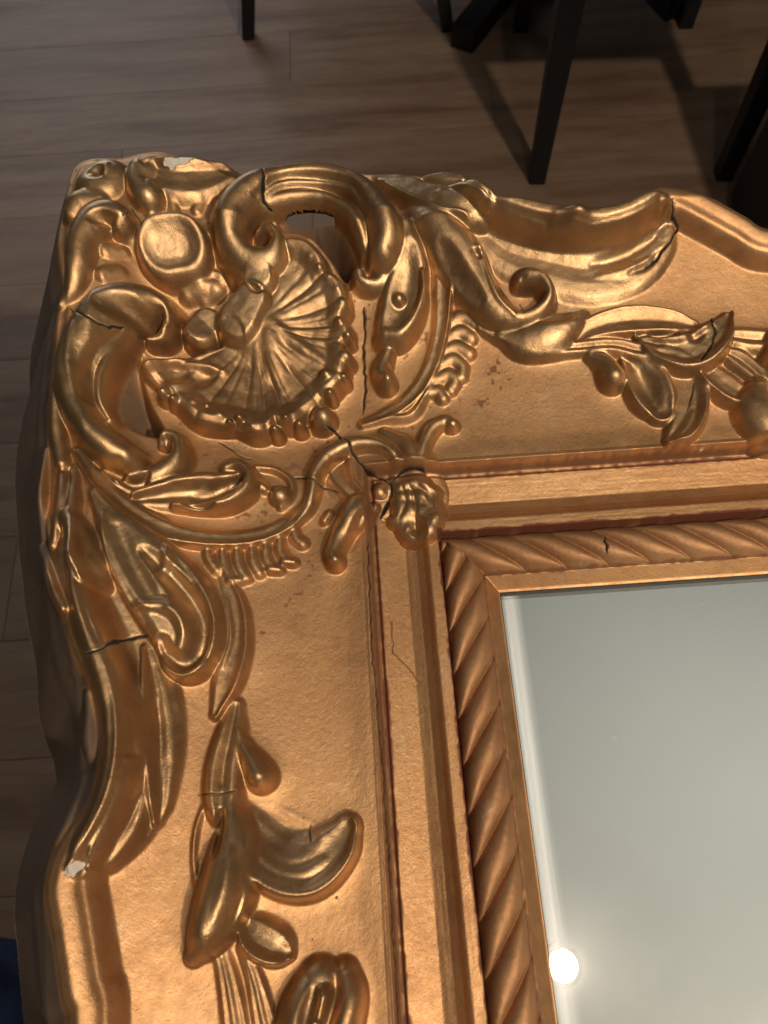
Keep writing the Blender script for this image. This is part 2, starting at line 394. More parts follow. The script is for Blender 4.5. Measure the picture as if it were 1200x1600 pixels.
# ---- the shell: a fluted fan with a beaded edge
def shell():
    part = new_part('shell', CORN)
    hx, hy, hz_ = place(398, 512, 13)
    bd = [(212, 572), (228, 612), (262, 648), (300, 672), (345, 690), (395, 700), (440, 690), (485, 668), (525, 640), (548, 600), (556, 555), (556, 505), (545, 455), (520, 415), (488, 385), (455, 378), (425, 400)]
    B = np.array([place(a, b, 2)[:2] for a, b in bd]) - [hx, hy]
    th = np.unwrap(np.arctan2(B[:, 1], B[:, 0])); rr = np.hypot(B[:, 0], B[:, 1])
    x = X - hx; y = Y - hy
    c0 = (th[0] + th[-1]) / 2
    a = (np.arctan2(y, x) - c0 + math.pi) % (2 * math.pi) - math.pi + c0
    o = np.argsort(th); Rm = np.interp(a, th[o], rr[o])
    lo, hi = th.min(), th.max()
    nf = 13
    g = (a - lo) / (hi - lo) * nf; g = g + .35 * np.sin(g * 1.3 + 1) + .15 * np.sin(g * 2.9)
    fr_ = g - np.floor(g)
    r = np.hypot(x, y)
    scal = 1 - .07 * (1 - np.abs(np.sin((g * .62 + .2) * math.pi)))
    u = r / (Rm * scal)
    amp = np.array([.9, 1.3, .7, 1.1, .8, 1.2, 1.0, .7, 1.3, .9, 1.2, .8, 1.1, .9, 1.0, .8, 1, 1])[np.clip(np.floor(g).astype(int), 0, 17)]
    prof = np.interp(u, [0, .15, .35, .58, .74, .83, .89, .94, .98, 1.0], [15.5, 14.2, 11.6, 9.6, 9.2, 10.8, 11.6, 10.0, 6.0, 0])
    rib = amp * 1.5 * sstep(.16, .5, u) * (np.sqrt(np.sin(np.clip(fr_, 0, 1) * math.pi)) - .8) + 2.0 * sstep(.72, .88, u) * sstep(1.0, .93, u) * (np.abs(np.sin((g * .62 + .2) * math.pi)) ** .7 - .6)
    rib = rib - .5 * sstep(.2, .4, u) * sstep(.8, .7, u) * np.exp(-((fr_ - .5) / .07) ** 2)
    lump = 1.6 * vnoise(X, Y, 14, 21) + .35 * vnoise(X, Y, 4, 22)
    pit = -.5 * (amp > 1) * np.exp(-((u - .80) / .06) ** 2) * (np.sin(fr_ * math.pi) ** 2)
    H = prof + (rib + lump * .6 + pit) * sstep(0, .2, u) * sstep(1.0, .93, u)
    edge = sstep(lo - .05, lo + .10, a) * sstep(hi + .05, hi - .10, a)
    H = H * edge
    on = (u < 1) & (edge > .02) & MAIN
    zs = Z0 + H
    # over the hollows the shell keeps its own height
    b0 = base_z(FX[on], FY[on])[0]
    zs[on] = np.maximum(zs[on], b0 + H[on] - 2)
    z = Z.copy()
    Z[on] = smax(z[on], zs[on], .9)
    mk = on & (zs > z - .05) & (H > .5); LAB[mk] = part
    TONE[mk] = .55
    return part
shell()
raisez([(420, 520), (430, 560), (440, 600)], 14, 1.6, 16)
raisez([(430, 505), (480, 545), (520, 570)], 13, 1.6, 12)
raisez([(218, 574), (255, 560), (300, 566), (350, 580)], 11, 3.0, 9)
cutz([(240, 592), (262, 588), (285, 582)], 9, 3.0, 16); raisez([(262, 600), (280, 602), (296, 594)], 9, 2.0, 12); cutz([(300, 600), (320, 590), (335, 586)], 9, 2.2, 12)
for bx, by, r_, h_ in [(246, 612, 12, 13), (262, 624, 9, 13), (296, 630, 11, 13), (318, 636, 8, 13), (340, 652, 11, 13.5), (356, 664, 7, 13), (372, 656, 10, 14.5), (394, 672, 9, 13), (430, 674, 10, 13.5), (448, 656, 9, 14.5), (470, 666, 10, 13), (506, 650, 20, 13), (520, 616, 9, 13), (514, 586, 13, 14.5), (543, 590, 9, 12.5), (546, 556, 13, 13), (550, 522, 10, 13), (536, 500, 10, 14), (541, 470, 12, 13), (532, 448, 8, 13), (518, 430, 9, 13), (503, 414, 8, 13), (488, 398, 8, 12.5), (478, 386, 7, 12)]:
    bx = bx + (398 - bx) * .05; by = by + (512 - by) * .04
    p = new_part('shell_bead', CORN); stroke(p, [(bx, by, r_, h_ - .4)], 'tube', .9, k=2.2)

# ---- drop leaf and band to the right of the shell
p = new_part('band', CORN)
stroke(p, [(640, 320, 12, 7), (672, 345, 18, 9), (690, 395, 20, 9), (692, 450, 17, 8), (688, 510, 14, 7), (672, 570, 13, 6), (640, 618, 12, 5), (600, 645, 10, 4), (566, 660, 7, 3)], 'rimL', .8)
p = new_part('drop_leaf', CORN)
stroke(p, [(632, 340, 16, 10), (640, 390, 30, 12), (632, 440, 36, 11), (620, 490, 33, 11), (605, 518, 22, 10)], 'tube', .9)
cutz([(640, 385), (636, 430), (622, 480), (608, 505)], 11, 5.5, 22)
stroke(p, [(660, 420, 6, 11), (661, 455, 9, 12), (648, 492, 12, 12), (625, 518, 13, 12), (602, 520, 13, 11)], 'tube', 1)
p = new_part('carved_bump', CORN); stroke(p, [(622, 464, 11, 10)], 'tube', .8)
p = new_part('drop_bead', CORN); stroke(p, [(606, 545, 12, 7), (596, 570, 18, 9), (604, 590, 17, 10)], 'tube', .9); cutz([(604, 566), (612, 570)], 9, 3, 7)
raisez([(604, 590)], 9, 1.5, 10)
for a in [((700, 505), (722, 492), (742, 500)), ((698, 528), (718, 515), (735, 524)), ((690, 548), (712, 538), (732, 548)), ((686, 570), (706, 558), (722, 568), (722, 585)), ((680, 592), (700, 582), (712, 592), (704, 606)), ((668, 612), (684, 608), (692, 618))]:
    p = new_part('frill', CORN); stroke(p, [q + (11 if i else 8, 4.0) for i, q in enumerate(a)], 'tube', .4, k=1.4)

# ---- band and rolled leaf below the left scroll
p = new_part('band', CORN)
stroke(p, [(118, 700, 10, 6), (150, 745, 16, 9), (195, 790, 22, 9), (255, 822, 20, 8), (325, 836, 16, 7), (395, 834, 14, 6), (450, 812, 13, 6), (484, 780, 10, 5)], 'rimR', .8)
p = new_part('rolled_leaf', CORN)
stroke(p, [(215, 772, 14, 7), (262, 764, 26, 8), (312, 760, 32, 9), (352, 754, 28, 9), (378, 745, 15, 8)], 'sweepR', .9)
stroke(p, [(268, 786, 5, 8), (315, 786, 8, 10), (355, 779, 11, 11), (383, 758, 13, 12), (388, 735, 13, 12), (372, 722, 14, 11), (352, 728, 10, 9)], 'tube', 1)
cutz([(284, 784), (308, 787), (332, 787)], 9, 5, 5)
raisez([(262, 748), (300, 745), (335, 735)], 8, 1.6, 9); cutz([(300, 772), (330, 765), (352, 745)], 9, 2.4, 12)
p = new_part('band', CORN)
stroke(p, [(398, 728, 6, 4), (430, 732, 6, 4), (452, 748, 6, 4), (455, 772, 6, 4), (438, 790, 6, 4)], 'tube', .5)
p = new_part('drop_bead', CORN); stroke(p, [(436, 768, 17, 8)], 'tube', .9)
p = new_part('carved_bump', CORN); stroke(p, [(400, 752, 12, 6), (412, 760, 10, 5)], 'tube', .5)
for i, a in enumerate([((322, 848), (326, 870), (338, 888)), ((345, 850), (350, 880), (362, 905)), ((368, 852), (372, 880), (384, 900)), ((392, 850), (395, 875), (404, 892)), ((414, 846), (415, 868), (424, 884)), ((436, 836), (437, 858), (446, 872)), ((458, 822), (462, 838), (472, 846))]):
    p = new_part('frill', CORN); stroke(p, [q + (11 if j else 8, 4.0) for j, q in enumerate(a)], 'tube', .4, k=1.4)
for bx, by in [(366, 905), (428, 888), (450, 876)]:
    p = new_part('frill_bead', CORN); stroke(p, [(bx - 8, by, 7, 4.5), (bx + 8, by, 8, 4.5)], 'tube', .6)

# ---- hook, fronds and boss at the inner corner
stroke(0, [(560, 740, 50, 3.5), (610, 745, 62, 4.5), (648, 770, 50, 5)], 'tube', .3, own=False, k=3)
p = new_part('hook_scroll', CORN)
stroke(p, [(452, 820, 8, 4), (478, 792, 11, 6), (488, 762, 12, 8), (492, 734, 14, 9), (514, 704, 16, 10), (550, 688, 15, 10), (590, 690, 13, 9), (614, 706, 12, 8), (620, 728, 10, 6)], 'tube', 1)
p = new_part('frond', CORN); stroke(p, [(545, 712, 8, 5), (546, 742, 10, 6), (568, 770, 9, 5)], 'ridge', .6)
p = new_part('frond', CORN); stroke(p, [(508, 728, 6, 3), (520, 752, 7, 4), (545, 780, 8, 5)], 'ridge', .6)
p = new_part('drop_bead', CORN); stroke(p, [(594, 764, 15, 7)], 'tube', .9)
p = new_part('frond', CORN)
stroke(p, [(585, 790, 10, 6), (560, 786, 24, 10), (545, 806, 22, 11), (530, 832, 18, 9), (520, 858, 17, 9), (522, 870, 16, 10)], 'tube', .9)
cutz([(575, 800), (555, 825), (548, 850)], 7, 3, 6)
p = new_part('carved_bump', CORN); stroke(p, [(514, 800, 7, 4), (506, 812, 7, 4)], 'tube', .4)
p = new_part('frond', CORN)
stroke(p, [(566, 662, 6, 3), (604, 652, 8, 4), (642, 645, 10, 5), (662, 618, 9, 5), (680, 588, 7, 4)], 'ridge', .6)
stroke(p, [(655, 722, 13, 6), (662, 690, 13, 7), (676, 664, 13, 7), (698, 652, 10, 6)], 'tube', .7)
p = new_part('drop_bead', CORN); stroke(p, [(706, 658, 11, 7)], 'tube', .9)
p = new_part('frond', CORN); stroke(p, [(600, 672, 8, 4), (635, 690, 14, 7), (645, 722, 16, 7), (640, 745, 12, 6)], 'tube', .6)
p = new_part('boss_leaf', CORN)
stroke(p, [(628, 742, 22, 6), (642, 762, 36, 8), (652, 788, 44, 9), (654, 815, 38, 8), (650, 830, 20, 5)], 'flat', .8, k=2.6, wav=.5)
for bx, by, r_ in [(676, 770, 16), (684, 798, 15), (672, 826, 14), (640, 836, 15), (618, 812, 13)]:
    p = new_part('boss_leaf_lobe', CORN); stroke(p, [(bx, by, r_, 6.5)], 'tube', .8, k=2.6)
for a in [((622, 758), (652, 752), (682, 762)), ((630, 772), (658, 776), (686, 790))]: raisez(a, 9, 1.3, 9)
cutz([(640, 812), (658, 808), (672, 798)], 9, 2.4, 14)
for a in [((634, 748), (648, 780), (650, 830)), ((628, 756), (634, 784), (624, 808)), ((648, 750), (672, 780), (680, 806))]: cutz(a, 9, 1.0, 4)

# ---- big leaf turning right above the top rail
p = new_part('acanthus_leaf', TOPR)
stroke(p, [(640, 296, 14, 8), (680, 338, 30, 13), (718, 385, 38, 14), (742, 430, 34, 13), (775, 472, 26, 12), (812, 492, 14, 10), (845, 480, 14, 11), (860, 455, 14, 12), (848, 430, 13, 12), (822, 425, 14, 11), (812, 436, 10, 9)], 'tube', 1)
raisez([(735, 345), (752, 385), (762, 420), (778, 462), (806, 488)], 12, 1.8, 6)
cutz([(690, 380), (712, 420), (750, 465)], 12, 3.0, 16)
cutz([(738, 392), (752, 398)], 12, 2.0, 6); raisez([(748, 384)], 12, 1.5, 8)
p = new_part('acanthus_leaf', TOPR)
stroke(p, [(575, 262, 8, 5), (630, 284, 20, 9), (680, 305, 26, 12), (725, 315, 26, 12), (750, 322, 20, 9)], 'flat', .9, k=2)
raisez([(600, 275), (640, 302), (685, 325), (725, 332), (740, 352)], 11, 1.8, 4)
p = new_part('bud', TOPR); stroke(p, [(668, 270, 9, 8), (695, 270, 15, 10), (722, 273, 11, 9)], 'tube', .9)
p = new_part('bud', TOPR); stroke(p, [(690, 300, 12, 12), (715, 306, 20, 14), (742, 312, 18, 12)], 'tube', .9)
# ---- long leaf on the rim of the top rail
p = new_part('rim_leaf', TOPR)
stroke(p, [(752, 334, 26, 7), (800, 360, 40, 8), (860, 383, 46, 9), (925, 394, 50, 9), (980, 382, 50, 9), (1015, 358, 44, 9), (1032, 334, 26, 7)], prof='sweepR', tone=.9, k=2)
cutz([(930, 392), (980, 378), (1030, 350)], 12, 2.4, 9)
raisez([(940, 412), (990, 402), (1028, 385)], 12, 1.6, 9)
cutz([(990, 408), (1022, 392), (1040, 372)], 12, 2, 6)
p = new_part('side_carving', TOPR)
stroke(p, [(870, 336, 12, 9), (905, 327, 14, 13), (930, 335, 10, 8)], 'tube', .8)
# ---- spray on the top rail
p = new_part('stem', TOPR)
stroke(p, [(752, 508, 8, 4), (790, 524, 12, 5), (840, 543, 13, 6), (900, 540, 11, 5), (960, 537, 13, 6), (1010, 548, 15, 6), (1060, 556, 12, 5)], 'vein', .55)
p = new_part('spray_leaf', TOPR)
stroke(p, [(784, 522, 10, 5), (822, 526, 24, 8), (862, 513, 29, 10), (892, 498, 18, 9), (915, 487, 7, 5)], 'tube', .85)
cutz([(850, 500), (875, 494), (900, 490)], 8, 2.6, 11)
p = new_part('spray_leaf', TOPR)
stroke(p, [(894, 532, 6, 3), (930, 508, 16, 5), (990, 495, 20, 6), (1050, 497, 16, 5), (1085, 505, 8, 4)], 'scoop', .4)
p = new_part('spray_leaf', TOPR)
stroke(p, [(1000, 520, 8, 5), (1038, 535, 24, 9), (1082, 536, 36, 12), (1122, 514, 29, 13), (1143, 484, 10, 9)], 'rimR', .85)
raisez([(1010, 515), (1060, 522), (1095, 510), (1130, 485)], 9, 2.2, 7)
cutz([(1020, 512), (1040, 514), (1060, 512)], 8, 3.5, 6)
cutz([(1078, 505), (1090, 512), (1102, 508)], 11, 3.0, 12)
p = new_part('bud', TOPR); stroke(p, [(925, 552, 9, 5), (948, 562, 15, 8), (962, 580, 20, 11)], 'tube', .9)
p = new_part('spray_leaf', TOPR)
stroke(p, [(975, 552, 8, 4), (1005, 578, 30, 7), (1022, 608, 36, 8), (1034, 638, 22, 6)], 'scoop', .7)
cutz([(995, 575), (1010, 600), (1022, 625)], 5, 3.5, 20)
p = new_part('spray_leaf', TOPR)
stroke(p, [(1040, 556, 18, 5), (1070, 585, 32, 7), (1082, 625, 32, 9), (1070, 662, 27, 9), (1048, 684, 10, 6)], 'rimL', .6)
raisez([(1085, 640), (1072, 668), (1050, 684)], 8, 1.5, 9)
p = new_part('spray_leaf', TOPR)
stroke(p, [(1092, 556, 12, 6), (1118, 578, 22, 9), (1150, 602, 24, 9), (1166, 612, 14, 7)], 'rimR', .5)
p = new_part('spray_leaf', TOPR)
stroke(p, [(1130, 520, 10, 5), (1165, 525, 18, 6), (1210, 528, 18, 6)], 'vein', .5)
p = new_part('spray_leaf', TOPR)
stroke(p, [(1130, 545, 8, 5), (1160, 560, 18, 6), (1190, 585, 16, 7), (1205, 600, 14, 6)], 'vein', .5)
p = new_part('petal', TOPR)
stroke(p, [(1190, 600, 22, 9), (1192, 630, 34, 12), (1215, 650, 34, 12), (1250, 640, 30, 10)], 'tube', .6)
p = new_part('petal', TOPR)
stroke(p, [(1215, 520, 16, 9), (1225, 560, 26, 12), (1240, 590, 20, 9)], 'tube', .6)

# ---- big leaf and its spiral on the left rail
p = new_part('acanthus_leaf', LEFT)
stroke(p, [(150, 770, 16, 8), (185, 825, 36, 11), (226, 880, 56, 13), (266, 935, 66, 13), (290, 985, 56, 12), (290, 1020, 42, 10)], 'flat', 1)
cutz([(180, 820), (200, 870), (230, 925), (255, 945)], 12, 2.8, 17)
cutz([(225, 860), (262, 895), (292, 930), (312, 970), (308, 1012), (282, 1034), (258, 1018), (252, 998)], 12, 5.5, 17)
raisez([(200, 800), (250, 838), (292, 876), (322, 920), (336, 965), (330, 1012), (305, 1046), (276, 1054), (252, 1036), (242, 1008)], 11, 3.4, 10)
raisez([(215, 950), (252, 948), (280, 962), (292, 988), (284, 1012)], 9, 3.6, 13)
raisez([(262, 846), (262, 872), (250, 892)], 12, 2.5, 10)
raisez([(160, 800), (163, 860), (185, 915), (220, 972)], 10, 2.4, 7)
p = new_part('acanthus_leaf', LEFT)
stroke(p, [(345, 890, 8, 4), (362, 940, 20, 6), (362, 1000, 28, 7), (350, 1060, 24, 8), (333, 1114, 9, 6)], 'rimL', .7)
raisez([(350, 930), (358, 990), (345, 1040)], 7, 1.6, 5)
p = new_part('boss', LEFT)
stroke(p, [(100, 800, 18, 8), (120, 840, 26, 11), (132, 872, 30, 15), (140, 900, 24, 11)], 'tube', 1, k=2.5)
# ---- long leaf on the rim of the left rail
p = new_part('rim_leaf', LEFT)
stroke(p, [(128, 880, 26, 7), (162, 940, 48, 9), (192, 1010, 58, 9), (210, 1080, 58, 9), (215, 1150, 56, 9), (205, 1215, 52, 9), (180, 1275, 46, 9), (145, 1325, 36, 8), (120, 1352, 20, 5)], 'sweepL', .9, k=2)
p = new_part('rim_leaf_tip', LEFT)
stroke(p, [(224, 1010, 8, 7), (234, 1070, 24, 9), (240, 1140, 30, 10), (243, 1200, 27, 10), (243, 1250, 18, 10), (241, 1286, 7, 7)], 'sweepL', .9)
p = new_part('rim_leaf_tip', LEFT)
stroke(p, [(206, 1190, 12, 8), (206, 1240, 24, 9), (190, 1290, 26, 9), (166, 1332, 20, 8), (148, 1354, 10, 5)], 'flat', .95)
cutz([(204, 1225), (196, 1270), (172, 1315)], 9, 1.6, 8)
cutz([(236, 1090), (240, 1160), (236, 1230)], 10, 1.2, 7)
raisez([(140, 910), (165, 990), (184, 1060), (190, 1120), (184, 1185), (165, 1250), (132, 1318)], 11, 2.2, 12)
for a in [((62, 700), (52, 770), (50, 830)), ((95, 720), (92, 780), (78, 850)), ((115, 730), (108, 790), (100, 830))]:
    p = new_part('side_carving', LEFT); stroke(p, [a[0] + (8, 3), a[1] + (13, 7), a[2] + (8, 4)], 'tube', .6)
p = new_part('side_carving', LEFT); stroke(p, [(122, 1080, 10, 3), (112, 1140, 16, 7), (116, 1170, 12, 5)], 'tube', .6)
p = new_part('side_carving', LEFT); stroke(p, [(40, 840, 12, 6), (62, 900, 18, 8), (92, 950, 14, 6)], 'tube', .6)
p = new_part('side_carving', LEFT); stroke(p, [(100, 1210, 10, 2), (86, 1260, 14, 4), (74, 1310, 10, 2)], 'tube', .6)
# ---- spray on the left rail
p = new_part('stem', LEFT)
stroke(p, [(368, 1100, 12, 4), (358, 1150, 26, 6), (348, 1200, 32, 7), (346, 1250, 32, 8), (356, 1290, 22, 8)], 'vein', .6)
p = new_part('bud', LEFT); stroke(p, [(372, 1140, 7, 5), (382, 1170, 15, 8), (398, 1198, 24, 12), (403, 1210, 26, 13)], 'tube', .9)
p = new_part('stem', LEFT)
stroke(p, [(332, 1232, 4, 2), (308, 1285, 4, 3), (301, 1340, 4, 3), (308, 1390, 4, 2)], 'tube', .3)
p = new_part('spray_leaf', LEFT)
stroke(p, [(370, 1250, 10, 5), (390, 1300, 36, 8), (425, 1340, 56, 11), (475, 1352, 58, 13), (518, 1325, 42, 12), (540, 1292, 24, 10)], 'rimR', .75)
raisez([(385, 1320), (420, 1358), (465, 1368), (505, 1345)], 9, 1.6, 14)
cutz([(400, 1278), (440, 1300), (480, 1308)], 8, 4.0, 30)
raisez([(430, 1262), (462, 1280), (490, 1290)], 9, 1.5, 10)
p = new_part('spray_leaf', LEFT)
stroke(p, [(345, 1235, 12, 5), (362, 1290, 30, 10), (356, 1350, 44, 14), (338, 1410, 46, 16), (316, 1462, 34, 15), (296, 1498, 14, 9)], 'tube', .95)
raisez([(392, 1370), (380, 1420), (345, 1470)], 12, 1.5, 9)
raisez([(358, 1330), (352, 1390), (335, 1440)], 15, 1.2, 12)
cutz([(342, 1268), (338, 1300), (336, 1335)], 9, 7, 9)
cutz([(375, 1400), (355, 1450), (325, 1485)], 14, 2.2, 8)
p = new_part('spray_leaf', LEFT)
stroke(p, [(378, 1436, 10, 5), (398, 1462, 34, 9), (424, 1478, 36, 10), (446, 1490, 16, 7)], 'rimR', .8)
p = new_part('stem', LEFT); stroke(p, [(345, 1490, 14, 3), (356, 1540, 18, 4), (366, 1600, 22, 4), (374, 1660, 22, 4)], 'three', .3)
p = new_part('stem', LEFT); stroke(p, [(378, 1480, 10, 4), (396, 1530, 14, 4), (410, 1590, 20, 4), (425, 1660, 22, 4)], 'three', .4)
p = new_part('petal', LEFT); stroke(p, [(498, 1536, 36, 9), (485, 1570, 46, 12), (470, 1610, 48, 13), (455, 1670, 40, 12)], 'tube', .8)
p = new_part('petal', LEFT); stroke(p, [(538, 1522, 22, 8), (546, 1560, 26, 12), (535, 1610, 30, 13), (520, 1670, 30, 12)], 'tube', .7)
p = new_part('bud', LEFT); stroke(p, [(505, 1556, 15, 14), (498, 1590, 14, 13)], 'tube', .8); cutz([(488, 1550), (480, 1580), (470, 1620)], 12, 3, 12)

# ---- the gesso softens every edge
def soften(F, n):
    fx = slice(*np.searchsorted(gx, [-250, 158])); fy = slice(*np.searchsorted(gy, [-188, 262]))
    G = F[fy, fx].copy(); w8 = sstep(61, 64, T[fy, fx])
    O = G.copy()
    for _ in range(n):
        G[1:-1] = .25 * G[:-2] + .5 * G[1:-1] + .25 * G[2:]
        G[:, 1:-1] = .25 * G[:, :-2] + .5 * G[:, 1:-1] + .25 * G[:, 2:]
    w8 = np.maximum(w8, (LAB[fy, fx] > 0) * 1.0)
    F[fy, fx] = O * (1 - w8) + G * w8
orn = TONE > .15
fx_ = slice(*np.searchsorted(gx, [-250, 158])); fy_ = slice(*np.searchsorted(gy, [-188, 262]))
Hh = np.clip(Z[fy_, fx_] - Z0[fy_, fx_], 0, 18)
ch_, cw_ = Hh.shape[0] // 5, Hh.shape[1] // 5
low_ = Hh[:ch_ * 5, :cw_ * 5].reshape(ch_, 5, cw_, 5).mean((1, 3))
for _ in range(9):
    pd = np.pad(low_, 1, mode='edge'); low_ = (pd[:-2, 1:-1] + pd[2:, 1:-1] + pd[1:-1, :-2] + pd[1:-1, 2:] + 2 * low_) / 6
jy = np.clip((np.arange(Hh.shape[0]) - 2) / 5, 0, ch_ - 1.01); jx = np.clip((np.arange(Hh.shape[1]) - 2) / 5, 0, cw_ - 1.01)
a0 = jy.astype(int); b0_ = jx.astype(int); ay_ = (jy - a0)[:, None]; bx_ = (jx - b0_)[None]
swell = (low_[a0][:, b0_] * (1 - bx_) + low_[a0][:, b0_ + 1] * bx_) * (1 - ay_) + (low_[a0 + 1][:, b0_] * (1 - bx_) + low_[a0 + 1][:, b0_ + 1] * bx_) * ay_
Tm = T[fy_, fx_]
Z[fy_, fx_] = smax(Z[fy_, fx_], Z0[fy_, fx_] + .34 * swell * sstep(62, 72, Tm) * sstep(-4, 2, D[fy_, fx_]), 2.2) - .5 * (Tm > 62) * sstep(62, 72, Tm)
Z += (.16 * vnoise(X, Y, 6, 61) + .09 * vnoise(X, Y, 2.6, 62)) * orn
soften(Z, 3); soften(TONE, 14)
# ---- splits in the plaster
crack([(407, 254), (412, 275), (410, 300), (412, 315), (427, 332)], 4.5)
crack([(110, 482), (140, 497), (170, 513), (196, 513)], 3.2)
crack([(130, 1022), (150, 1018), (185, 1003), (232, 992)], 4.0)
crack([(568, 480), (571, 520), (568, 560), (572, 610), (567, 648)], 3.0)
crack([(508, 665), (530, 682), (545, 690), (550, 708), (572, 735), (597, 750), (611, 756), (612, 775), (607, 790), (596, 806)], 3.0)
crack([(606, 785), (600, 800), (594, 810)], 6)
crack([(611, 755), (625, 740), (640, 732), (655, 732), (666, 742)], 2.4)
crack([(455, 748), (490, 748), (500, 760), (530, 770)], 2.4)
crack([(1050, 312), (1053, 345), (1060, 352), (1048, 378), (1030, 400), (1005, 425)], 3.2)
crack([(1112, 497), (1118, 520), (1108, 545), (1095, 565)], 3.6)
crack([(1084, 598), (1080, 620), (1073, 642)], 2.4)
crack([(342, 692), (370, 710), (400, 722)], 2.2)
crack([(203, 325), (222, 346)], 2.2); crack([(192, 338), (205, 330)], 2)
crack([(485, 1290), (485, 1318)], 2.2)
crack([(310, 1242), (340, 1241), (370, 1236)], 2.2)
crack([(945, 838), (949, 852), (948, 866)], 3.2)
crack([(612, 970), (614, 1020), (640, 1045), (656, 1068)], 1.3, depth=.5)
crack([(812, 475), (818, 490)], 2.0)
crack([(575, 845), (580, 1000), (598, 1200), (612, 1430), (622, 1600)], 2.2, depth=.5)
chip(266, 247, 11, 6); chip(286, 246, 13, 7); chip(114, 1356, 13, 9, .5); chip(1098, 700, 3, 1)
for _ in range(20):
    a = rng.uniform(-150, 150); t_ = rng.uniform(64, 118)
    x, y = (a, t_) if (rng.random() < .5 and a > -60) else (-t_, min(a, 60))
    dd = np.hypot(X - x, Y - y); r_ = rng.uniform(.1, .35)
    np.maximum(CRK, sstep(r_ + .3, r_, dd) * .8, out=CRK)
#PARTS_END

FLOOR_Z = -14.0
Z += .03 * vnoise(X, Y, 1.3, 41) * (T > 27) * MAIN
Z = np.maximum(Z, FLOOR_Z)
dzy, dzx = np.gradient(Z, gy, gx)
N = np.dstack([-dzx, -dzy, np.ones_like(Z)]); N /= np.linalg.norm(N, axis=2, keepdims=True)

# ------------------------------------------------------------------ materials
def mat(name):
    M = bpy.data.materials.new(name); M.use_nodes = True; nt = M.node_tree
    return M, nt, nt.nodes['Principled BSDF']
def nd(nt, t, **kw):
    n = nt.nodes.new(t)
    for k, v_ in kw.items():
        if k in n.inputs: n.inputs[k].default_value = v_
        else: setattr(n, k, v_)
    return n
def noise(nt, vec, scale, detail=4, rough=.55):
    n = nt.nodes.new('ShaderNodeTexNoise'); n.inputs['Scale'].default_value = scale; n.inputs['Detail'].default_value = detail; n.inputs['Roughness'].default_value = rough
    nt.links.new(vec, n.inputs['Vector']); return n.outputs['Fac']
def ramp(nt, fac, stops):
    r = nt.nodes.new('ShaderNodeValToRGB'); e = r.color_ramp.elements
    while len(e) > len(stops): e.remove(e[-1])
    while len(e) < len(stops): e.new(.5)
    for i, (p_, c) in enumerate(stops): e[i].position = p_; e[i].color = (*c, 1) if len(c) == 3 else c
    nt.links.new(fac, r.inputs[0]); return r.outputs[0]
def mix(nt, fac, a, b, mode='MIX'):
    n = nt.nodes.new('ShaderNodeMix'); n.data_type = 'RGBA'; n.blend_type = mode
    for s_, v_ in ((n.inputs[0], fac), (n.inputs[6], a), (n.inputs[7], b)):
        if isinstance(v_, (int, float)): s_.default_value = v_
        elif isinstance(v_, tuple): s_.default_value = (*v_, 1)
        else: nt.links.new(v_, s_)
    return n.outputs[2]
def math_(nt, op_, a, b):
    n = nt.nodes.new('ShaderNodeMath'); n.operation = op_
    for i, v_ in enumerate((a, b)):
        if isinstance(v_, (int, float)): n.inputs[i].default_value = v_
        else: nt.links.new(v_, n.inputs[i])
    return n.outputs[0]
def bump(nt, h, dist, strength=1, prev=None):
    b = nt.nodes.new('ShaderNodeBump'); b.inputs['Distance'].default_value = dist; b.inputs['Strength'].default_value = strength
    nt.links.new(h, b.inputs['Height'])
    if prev: nt.links.new(prev, b.inputs['Normal'])
    return b.outputs[0]

